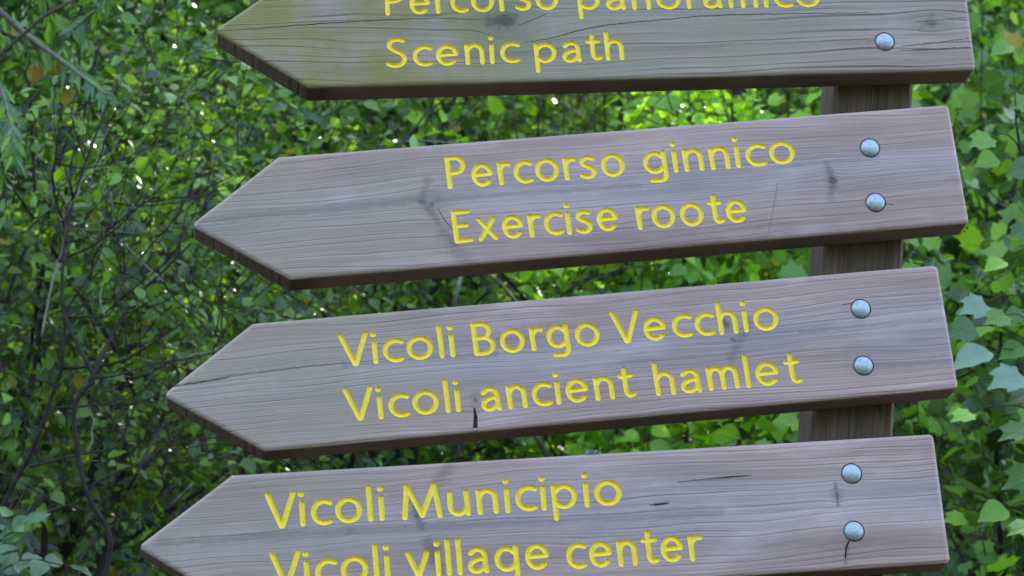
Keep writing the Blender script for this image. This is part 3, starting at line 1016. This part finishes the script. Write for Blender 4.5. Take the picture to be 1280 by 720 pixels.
grow('small_leaved_shrub', 'small leaved shrub behind the post between the boards', 'shrub', (.45, 3.1), (.45, 3.0, 3.7), (.6, .5, 1.0),
     'oval', .032, 850, .20, 'hazel', 4, group=G1)
grow('maple_sapling', 'maple sapling with large lobed leaves right of the board ends', 'tree', (.88, 1.7), (.72, 1.75, 3.1), (.50, .45, .75),
     'maple', .039, 560, .19, 'hazel', 5, stems=2, group=G1)
grow('broad_leaved_shrub', 'dark green shrub behind the lobed maple leaves at the board ends', 'shrub', (1.15, 2.9), (1.0, 2.8, 3.7), (.6, .5, .95),
     'oval', .033, 950, .20, 'hazel', 6, group=G1, extra=[
     ([(1300, 322), (1250, 326), (1200, 330), (1160, 331), (1135, 327)], 2.2, .004, .0018, None), ([(1300, 290), (1268, 268), (1235, 248), (1212, 236)], 2.2, .006, .003, None)])
G2 = 'trees further up the bank'
for k, (x, y, cz, g, seed) in enumerate([(-2.2, 5.0, 5.0, 'dark', 21), (-.9, 5.4, 5.2, 'hazel', 22), (1.0, 6.0, 5.2, 'fresh', 23), (1.8, 5.2, 5.0, 'hazel', 24)]):
    grow('bank_tree', ['dark leaved young tree on the bank behind the dense left shrub', 'young tree on the bank rising behind the upper arrow tips',
         'fresh green young tree on the bank behind the lettering', 'young tree on the bank behind the board ends'][k], 'tree',
         (x, y), (x, y-.1, cz), (1.15, .9, 1.5), 'oval', .050, 760, .32, g, seed, stems=1, stem_r=.05, branches=22, group=G2, hi=False, parts=120, trunk='trunk')
G3 = 'tall trees arching over the sign'
for k, (x, y, cx, cy, cz, seed) in enumerate([(-3.0, 5.6, -1.6, 4.6, 7.6, 31), (2.9, 6.2, 1.8, 5.2, 8.0, 32), (.3, 9.0, .2, 8.4, 9.0, 33)]):
    grow('tall_tree', ['tall tree over the left side of the bank', 'tall tree over the right side of the bank', 'tall tree at the top of the bank'][k], 'tree',
         (x, y), (cx, cy, cz), (2.6, 2.1, 2.0), 'oval', .13, 520, .7, 'dark', seed, stems=1, stem_r=.14, branches=26, group=G3, hi=False, parts=0, trunk='trunk', light=(0, 0, 1), clump=2, spread=.4)

# a young tree up the slope that stands in a shaft of sun
SUNSPOT = at_y(722, 140, 5.0)
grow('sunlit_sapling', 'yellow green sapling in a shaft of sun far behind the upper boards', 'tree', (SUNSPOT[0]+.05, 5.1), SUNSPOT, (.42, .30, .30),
     'oval', .042, 320, .20, 'sun_glow', 51, stems=1, stem_r=.012, branches=8, hi=False, parts=60, trunk='trunk')
def in_gap(P, rng):
    """leaves missing where the canopy is open towards the sun and where one looks through the shrubs at the sapling"""
    S3 = np.array(sdir)
    q = P-SUNSPOT
    t = q @ S3
    r = np.linalg.norm(q-t[:, None]*S3, axis=1)
    cut = (t > .45) & (r < rng.uniform(.9, 1.4, len(P)))
    v = SUNSPOT-CAM; D = np.linalg.norm(v); v = v/D
    t2 = (P-CAM) @ v
    r2 = np.linalg.norm(P-CAM-t2[:, None]*v, axis=1)
    ax = np.abs(((P-CAM)-t2[:, None]*v) @ CR)
    cut |= (t2 < D-.5) & (ax < rng.uniform(.06, .24, len(P))) & (r2 < .3)
    return cut

# far wood: a mass of leaves up the slope
def far_wood():
    rng = np.random.default_rng(77)
    n1, n2 = 22000, 60000
    x = np.concatenate([rng.uniform(-9, 9, n1), np.concatenate([rng.uniform(-32, 32, 26000), rng.uniform(-9, 11, n2-26000)])])
    y = np.concatenate([rng.uniform(8, 15, n1), rng.uniform(15, 27, n2)])
    n = n1+n2
    z = ground_z(x, y)+np.concatenate([rng.uniform(0, 1, n1)**1.2*6.0, rng.uniform(0, 1, n2)*11.0])
    P = np.stack([x, y, z], 1)
    R = np.array([rotm((0, 0, 1), a) for a in rng.uniform(0, 6.28, 64)])
    R = np.einsum('nij,njk->nik', R, np.array([rotm((1, 0, 0), a) for a in rng.normal(.3, .5, 64)]))
    pl = dict(kind='oval', P=P, R=R[rng.integers(0, 64, n)], S=np.concatenate([rng.uniform(.10, .20, n1), rng.uniform(.35, .6, n2)]), base=np.zeros(3), tint=rng.random(n))
    keep = np.nonzero(~in_gap(P, rng))[0]
    o = obj('far_wood', bake_leaves('far_wood', pl, keep, False), LEAFMAT['dark', False], kind='stuff')
    o['label'] = 'mass of far leaves of the wood up the slope'
    o['category'] = 'wood'
far_wood()
def unseen_leaf_screen():
    """unseen leaf mass added behind the camera to cut low sky light"""
    rng = np.random.default_rng(78)
    n = 30000
    x = rng.uniform(-34, 34, n); y = rng.uniform(-24, -11.5, n)
    z = rng.uniform(0, 1, n)*(8.0+1.6*np.sin(x*.5)+1.2*np.sin(x*1.3+1))
    R = np.array([rotm((0, 0, 1), a) @ rotm((1, 0, 0), b_) for a, b_ in zip(rng.uniform(0, 6.28, 64), rng.normal(.3, .5, 64))])
    pl = dict(kind='oval', P=np.stack([x, y, z], 1), R=R[rng.integers(0, 64, n)], S=rng.uniform(.35, .6, n), base=np.zeros(3), tint=rng.random(n))
    o = obj('unseen_leaf_screen', bake_leaves('unseen_leaf_screen', pl, np.arange(n), False), LEAFMAT['dark', False], kind='stuff')
    o['label'] = 'unseen mass of leaves added behind the camera to block low sky'
    o['category'] = 'wood'
unseen_leaf_screen()

# ------------------------------------------------------------------ bare stems in front of the left shrub
def bare_shrub():
    Y = 1.28
    root = thing('bare_shrub', 'dark bare branching stems in front of the left leafy shrub', 'shrub', (-1.02, Y, float(ground_z(-1.02, Y))-.03))
    b = np.array(root.location)
    PATHS = []
    def add(name, P, r0, r1, mat=M_BARK):
        if P[0][2] > 2.2 or len(P) > 20:
            PATHS.append(P[-min(len(P), 40):])
        V, F = tube(P-b, np.linspace(r0, r1, len(P)), 7)
        return obj(name, mesh(name, V, F, True), mat, root)
    def rooted(pts, seed, foot, wob=.06):
        P = trace(pts, Y, seed, wob)
        f = np.array([foot[0], foot[1], b[2]])
        lead = bez(f, f*.35+P[0]*.65+np.array([0, 0, .1]), P[0], 9)
        return np.concatenate([lead[:-1], P])
    A = rooted([(131, 730), (137, 670), (110, 620), (97, 563), (93, 510), (108, 485), (117, 473), (100, 437), (83, 400), (78, 373), (78, 340), (83, 290), (95, 240), (112, 190), (143, 107)], 1, (-1.0, Y))
    add('stem', A, .0047, .0017)
    B = rooted([(-8, 655), (0, 640), (20, 600), (37, 570), (53, 530), (70, 480), (77, 460), (82, 400), (88, 380)], 2, (-1.12, Y+.03))
    add('stem', B, .0050, .0022)
    for k, (pts, r0, r1) in enumerate([
        ([(113, 478), (143, 413), (170, 372), (200, 343), (240, 303)], .0040, .0016),
        ([(77, 460), (120, 458), (150, 452), (173, 440), (220, 410)], .0030, .0012),
        ([(80, 397), (105, 396), (132, 395), (147, 380)], .0022, .0010),
        ([(37, 583), (70, 575), (100, 568), (147, 558), (160, 530), (173, 497)], .0028, .0013),
        ([(67, 510), (110, 507), (147, 500), (180, 480)], .0020, .0010),
        ([(110, 610), (140, 592), (180, 577), (200, 560)], .0022, .0010),
        ([(160, 612), (172, 590), (187, 560), (210, 523)], .0030, .0015),
        ([(147, 383), (156, 340), (168, 300), (170, 280)], .0018, .0009),
        ([(112, 350), (118, 320), (130, 300), (134, 283)], .0018, .0009),
        ([(83, 322), (110, 310), (140, 290), (170, 262), (188, 240)], .0020, .0009),
        ([(128, 395), (150, 375), (178, 352), (206, 330)], .0018, .0009),
        ([(117, 473), (150, 468), (190, 455), (235, 448), (268, 440)], .0024, .0010),
        ([(110, 640), (85, 632), (60, 640), (40, 655)], .0022, .0010),
        ([(205, 640), (225, 620), (240, 605)], .0026, .0014),
        ([(83, 290), (70, 250), (66, 215), (75, 190)], .0024, .0010),
        ([(200, 343), (215, 370), (240, 392), (268, 420), (290, 432)], .0018, .0009),
    ]):
        add('branch', trace(pts, Y, 10+k, .05), r0, r1)
    for k, (pts, r0, r1) in enumerate([
        ([(138, 240), (140, 265), (139, 287)], .0022, .0016),
        ([(52, 420), (66, 350), (78, 310), (84, 280)], .0020, .0014),
        ([(75, 240), (85, 262), (78, 275), (72, 268)], .0014, .0010),
        ([(100, 238), (90, 255), (88, 270)], .0016, .0010),
        ([(150, 300), (180, 330), (205, 352)], .0018, .0010),
    ]):
        add('branch', trace(pts, Y-.03, 40+k, .03), r0, r1, M_PALE)
    # many thin side twigs
    rng = np.random.default_rng(19)
    pool = [np.array(P_) for P_ in PATHS]
    for k in range(62):
        src = pool[int(rng.integers(len(pool)))]
        p0 = src[int(rng.integers(len(src)//3, len(src)))]
        d = np.array([rng.normal(.25, .5), rng.normal(0, .25), rng.uniform(.05, 1.0)]); d /= np.linalg.norm(d)
        L = rng.uniform(.08, .26)
        side = np.cross(d, (0, 1, 0))*rng.normal(0, .25)
        Q = bez(p0, p0+d*L*.5+side*L, p0+d*L, 7)
        Q[1:] += rng.normal(0, .003, (6, 3))
        add('branch', Q, .0014, .0006, M_PALE if rng.random() < .2 else M_BARK)
        if len(pool) < 60:
            pool.append(Q)
    # a few leaves left on the bare stems
    for (px, py, s, yel) in [(97, 484, .030, 1), (38, 103, .045, 1), (67, 95, .04, 1), (80, 132, .035, 1)]:
        p = at_y(px, py, Y-.02)
        o = obj('leaf', YEL, None, root)
        o.location = p-b
        o.rotation_euler = (random.uniform(.6, 1.4), random.uniform(-.4, .4), random.uniform(2.2, 4.0))
        o.scale = (s,)*3
_V, _F = LEAVES['oval', True]
YEL = mesh('leaf', _V, _F, True)
_t = NT('yellowed_leaf')
_n = _t.noise(_t.n('ShaderNodeTexCoord').outputs['Object'], 4, 4, .6)
YEL.materials.append(_t.done(_t.bsdf(_t.ramp(_n, [(.3, (.22, .11, .02)), (.5, (.42, .27, .04)), (.75, (.30, .26, .05))]), .5)))
bare_shrub()

# ------------------------------------------------------------------ single shoots near the sign
LEAF_ME = {}
def leaf_data(kind, greens):
    if (kind, greens) not in LEAF_ME:
        V0, F0 = LEAVES[kind, True]
        me = mesh('leaf', V0, F0, True)
        me.materials.append(LEAFMAT[greens, True])
        LEAF_ME[kind, greens] = me
    return LEAF_ME[kind, greens]
def frame_y(yd, zd):
    yd = yd/np.linalg.norm(yd); zd = zd-yd*(zd @ yd); zd /= np.linalg.norm(zd)
    return np.stack([np.cross(yd, zd), yd, zd], 1)
def put_leaf(root, me, p, yd, zd, size):
    o = bpy.data.objects.new('leaf', me)
    COL.objects.link(o)
    o.parent = root
    M = np.eye(4); M[:3, :3] = frame_y(np.array(yd, float), np.array(zd, float))*size; M[:3, 3] = p-np.array(root.location)
    o.matrix_local = Matrix(M.tolist())
def put_tube(root, name, P, r0, r1, mat, sides=6):
    V, F = tube(np.array(P)-np.array(root.location), np.linspace(r0, r1, len(P)), sides)
    return obj(name, mesh(name, V, F, True), mat, root)

def compound_shoot():
    """shoots with pinnate leaves, low at the left"""
    rng = np.random.default_rng(5)
    Y = .95
    bx = -1.13
    root = thing('ash_seedling', 'pale blue green seedling with feather leaves below the bare stems', 'plant', (bx, Y, float(ground_z(bx, Y))-.02))
    top = at_y(-25, 740, Y)
    b = np.array(root.location)
    st = bez(b, (b+top)/2+np.array([-.06, 0, .1]), top, 10)
    put_tube(root, 'stem', st, .006, .003, M_TWIG)
    me = leaf_data('oval', 'blue')
    for (pts, n, size) in [([(-25, 740), (0, 715), (35, 700), (85, 708)], 5, .042), ([(-25, 740), (-14, 700), (5, 672), (32, 655)], 5, .038),
                           ([(-25, 740), (20, 738), (60, 742), (100, 760)], 5, .042), ([(-25, 735), (-20, 690), (-12, 660), (2, 640)], 4, .035)]:
        Q = trace(pts, Y, int(size*1e4)+n, .04); Q = Q-Q[0]+top
        put_tube(root, 'leaf_stalk', Q, .0022, .0008, M_TWIG, 5)
        for k in range(1, n+1):
            i = int(k/n*(len(Q)-1))
            d = Q[i]-Q[max(i-1, 0)]; d /= np.linalg.norm(d)
            side = np.cross(d, (0, -.5, .85))
            for s_ in ((-1, 1) if k < n else (0,)):
                yd = d*.5+side*s_*1.0+rng.normal(0, .12, 3) if s_ else d
                put_leaf(root, me, Q[i], yd, np.array([0, -.75, .6])+rng.normal(0, .22, 3), size*rng.uniform(.85, 1.15))
compound_shoot()

def willow_shoot():
    rng = np.random.default_rng(8)
    Y = 1.15
    bx = -1.75
    root = thing('willow_shrub', 'arching pale stems with narrow grey green leaves beside the dense left shrub', 'shrub', (bx, Y, float(ground_z(bx, Y))-.02))
    b = np.array(root.location)
    me, me2 = leaf_data('lance', 'blue'), leaf_data('lance', 'hazel')
    for (pts, r0, r1, mt) in [([(-60, -45), (0, 14), (35, 45), (75, 74), (100, 93), (132, 118)], .0045, .0015, M_PALE),
                          ([(-60, -20), (-10, 32), (25, 50), (33, 58), (50, 62)], .0035, .0012, M_TWIG),
                          ([(-70, 60), (-30, 70), (0, 110), (12, 150), (16, 195)], .0035, .0010, M_PALE),
                          ([(-60, -70), (40, -22), (62, 18), (72, 42), (78, 60)], .0035, .0010, M_TWIG),
                          ([(150, -30), (128, 5), (110, 22), (92, 36)], .0020, .0012, M_TWIG),
                          ([(-60, 130), (-25, 140), (0, 190), (8, 260)], .003, .001, M_TWIG)]:
        Q = trace(pts, Y, int(pts[0][0]+500+pts[0][1]), .05)
        hub = np.array([bx+.15, Y, 3.05])
        lead = bez(b, hub, Q[0], 12)
        Q = np.concatenate([lead[:-1], Q])
        put_tube(root, 'stem', Q, r0*2, r1, mt)
        n = len(Q)
        for k in range(13, n):
            for s_ in (-1, 1):
                if rng.random() < .25:
                    continue
                d = Q[k]-Q[k-1]; d /= np.linalg.norm(d)
                side = np.cross(d, (0, -1, .2))
                yd = d*.8+side*s_*rng.uniform(.4, .9)+np.array([0, -.1, -.5])
                put_leaf(root, me if rng.random() < .65 else me2, Q[k]+(Q[k]-Q[k-1])*rng.uniform(-.5, .5), yd, np.array([0, -.8, .5])+rng.normal(0, .4, 3), rng.uniform(.028, .046))
willow_shoot()

def lime_shoot():
    """big rounded leaves beside the board ends"""
    rng = np.random.default_rng(9)
    Y = .95
    bx = .66
    root = thing('lime_sapling', 'sapling with big rounded leaves, some coloured pale with sky reflection, close beside the third board end', 'tree', (bx, Y, float(ground_z(bx, Y))-.02))
    b = np.array(root.location)
    S = trace([(1335, 740), (1322, 640), (1310, 540), (1300, 440), (1292, 340), (1282, 240), (1270, 150)], Y, 3, .04)
    S = np.concatenate([bez(b, (b+S[0])/2+np.array([.05, 0, 0]), S[0], 8)[:-1], S])
    put_tube(root, 'stem', S, .0075, .0022, M_BARK)
    for (px, py, sz, kind, g) in [(1202, 384, 42, 'maple', 'pale'), (1196, 445, 58, 'round', 'pale'), (1240, 474, 52, 'maple', 'pale'), (1190, 412, 40, 'round', 'blue'),
                               (1232, 398, 36, 'maple', 'hazel'), (1262, 494, 48, 'maple', 'hazel'), (1256, 395, 34, 'round', 'hazel'), (1252, 438, 40, 'round', 'dark'),
                               (1212, 176, 38, 'maple', 'fresh'), (1222, 200, 34, 'round', 'fresh'), (1262, 212, 38, 'round', 'blue'), (1190, 520, 34, 'maple', 'fresh'),
                               (1252, 540, 46, 'maple', 'hazel'), (1258, 600, 50, 'maple', 'dark'), (1228, 640, 42, 'round', 'hazel'), (1232, 330, 34, 'round', 'fresh'),
                               (1262, 130, 34, 'maple', 'hazel'), (1240, 60, 34, 'round', 'fresh'), (1262, 290, 36, 'maple', 'hazel'), (1262, 660, 40, 'maple', 'hazel')]:
        p = at_y(px+sz*.7, py-sz*.1, Y-.03+rng.uniform(-.05, .05))
        low = S[S[:, 2] < p[2]+.02]
        j = low[np.argmin(((low-p)**2).sum(1))]
        put_tube(root, 'leaf_stalk', bez(j, (j+p)/2+np.array([0, 0, .03]), p, 6), .0013, .0009, M_TWIG, 5)
        tip = at_y(px-sz*.3, py+sz*.22, float(p[1])-.012)
        yd = tip-p
        put_leaf(root, leaf_data(kind, g), p, yd, np.array([0, -.8, .5])+rng.normal(0, .38, 3), sz*.9/870*1.1)
lime_shoot()

def lichen():
    """a tuft of grey lichen on the top edge of the lowest board"""
    rng = np.random.default_rng(4)
    x, z, a = board_frame(3)
    u = float(to_board(3, 740, 566)[0])
    p = np.array([x+u*math.cos(a)-BH/2*math.sin(a), .012, z+u*math.sin(a)+BH/2*math.cos(a)])
    V, F = [], []
    for k in range(70):
        s = np.array([rng.normal(0, .0055), rng.normal(0, .004), -.0012])
        e = s+np.array([rng.normal(0, .004), rng.normal(-.001, .003), rng.uniform(.002, .0075)])
        v, f = tube([s, (s+e)/2+rng.normal(0, .001, 3), e], [.0007, .0006, .0004], 4)
        o = len(V); V += v; F += [tuple(q+o for q in ff) for ff in f]
    t = NT('lichen')
    n_ = t.noise(t.n('ShaderNodeTexCoord').outputs['Object'], 300, 3, .6)
    mt = t.done(t.bsdf(t.ramp(n_, [(.3, (.08, .08, .06)), (.7, (.36, .36, .32))]), .9))
    o = obj('lichen_tuft', mesh('lichen_tuft', V, F), mt)
    o.location = p
    o.rotation_euler = (0, -a, 0)
    o['label'] = 'small grey lichen tuft on the top edge of the lowest board'
    o['category'] = 'lichen'
lichen()

# ------------------------------------------------------------------ leaves: the ones that show largest become parts, the rest one mass per plant
def finish_leaves():
    polys = []
    for i in range(4):
        x, z, a = board_frame(i)
        c, s = math.cos(a), math.sin(a)
        pts = [(0, -BH/2), (0, BH/2), (-BL+BA, BH/2), (-BL, 0), (-BL+BA, -BH/2)]
        W3 = np.array([(x+u*c-w*s, 0, z+u*s+w*c) for u, w in pts])
        polys.append(np.stack(project(W3)[:2], 1))
    def covered(px, py):
        hid = np.zeros(len(px), bool)
        for q in polys:
            ins = np.ones(len(px), bool)
            for k in range(len(q)):
                a, b = q[k], q[(k+1) % len(q)]
                ins &= ((b[0]-a[0])*(py-a[1])-(b[1]-a[1])*(px-a[0])) < 0
            hid |= ins
        return hid
    rg = np.random.default_rng(3)
    for pl in PLANTS:
        if pl['root'].name.startswith('sunlit'):
            continue
        k = ~in_gap(pl['P'], rg)
        for f in ('P', 'R', 'S', 'tint'):
            pl[f] = pl[f][k]
    allc, alln, alls, own = [], [], [], []
    for k, pl in enumerate(PLANTS):
        c = pl['P']+pl['R'][:, :, 1]*pl['S'][:, None]*.5
        allc.append(c); alln.append(pl['R'][:, :, 2]); alls.append(pl['S']); own.append(np.full(len(c), k))
    C = np.concatenate(allc); N = np.concatenate(alln); S = np.concatenate(alls); O = np.concatenate(own)
    I = np.concatenate([np.arange(len(pl['P'])) for pl in PLANTS])
    px, py, d = project(C)
    face = np.abs(((C-CAM)/np.linalg.norm(C-CAM, axis=1)[:, None]*N).sum(1))
    area = (S*FPX/d)**2*(face+.15)
    ok = (px > 0) & (px < 1280) & (py > 0) & (py < 720) & ~covered(px, py)
    cell = 9
    key = (px//cell).astype(int)*1000+(py//cell).astype(int)
    order = np.lexsort((d, key))
    order = order[ok[order]]
    front = np.zeros(len(C), bool)
    k_, first = np.unique(key[order], return_index=True)
    front[order[first]] = True
    for k, pl in enumerate(PLANTS):
        mine = np.nonzero(O == k)[0]
        pick = mine[front[mine]]
        pick = pick[np.argsort(-area[pick])][:pl['parts']]
        sel = I[pick]
        if len(sel):
            V0, F0 = LEAVES[pl['kind'], True]
            me = mesh('leaf', V0, F0, True)
            me.materials.append(LEAFMAT[pl['greens'], True])
            for q in sel:
                o = bpy.data.objects.new('leaf', me)
                COL.objects.link(o)
                o.parent = pl['root']
                M = np.eye(4); M[:3, :3] = pl['R'][q]*pl['S'][q]; M[:3, 3] = pl['P'][q]-pl['base']
                o.matrix_local = Matrix(M.tolist())
        rest = np.setdiff1d(np.arange(len(pl['P'])), sel)
        obj('foliage', bake_leaves('foliage', pl, rest, False), LEAFMAT[pl['greens'], False], pl['root'], kind='stuff')
finish_leaves()
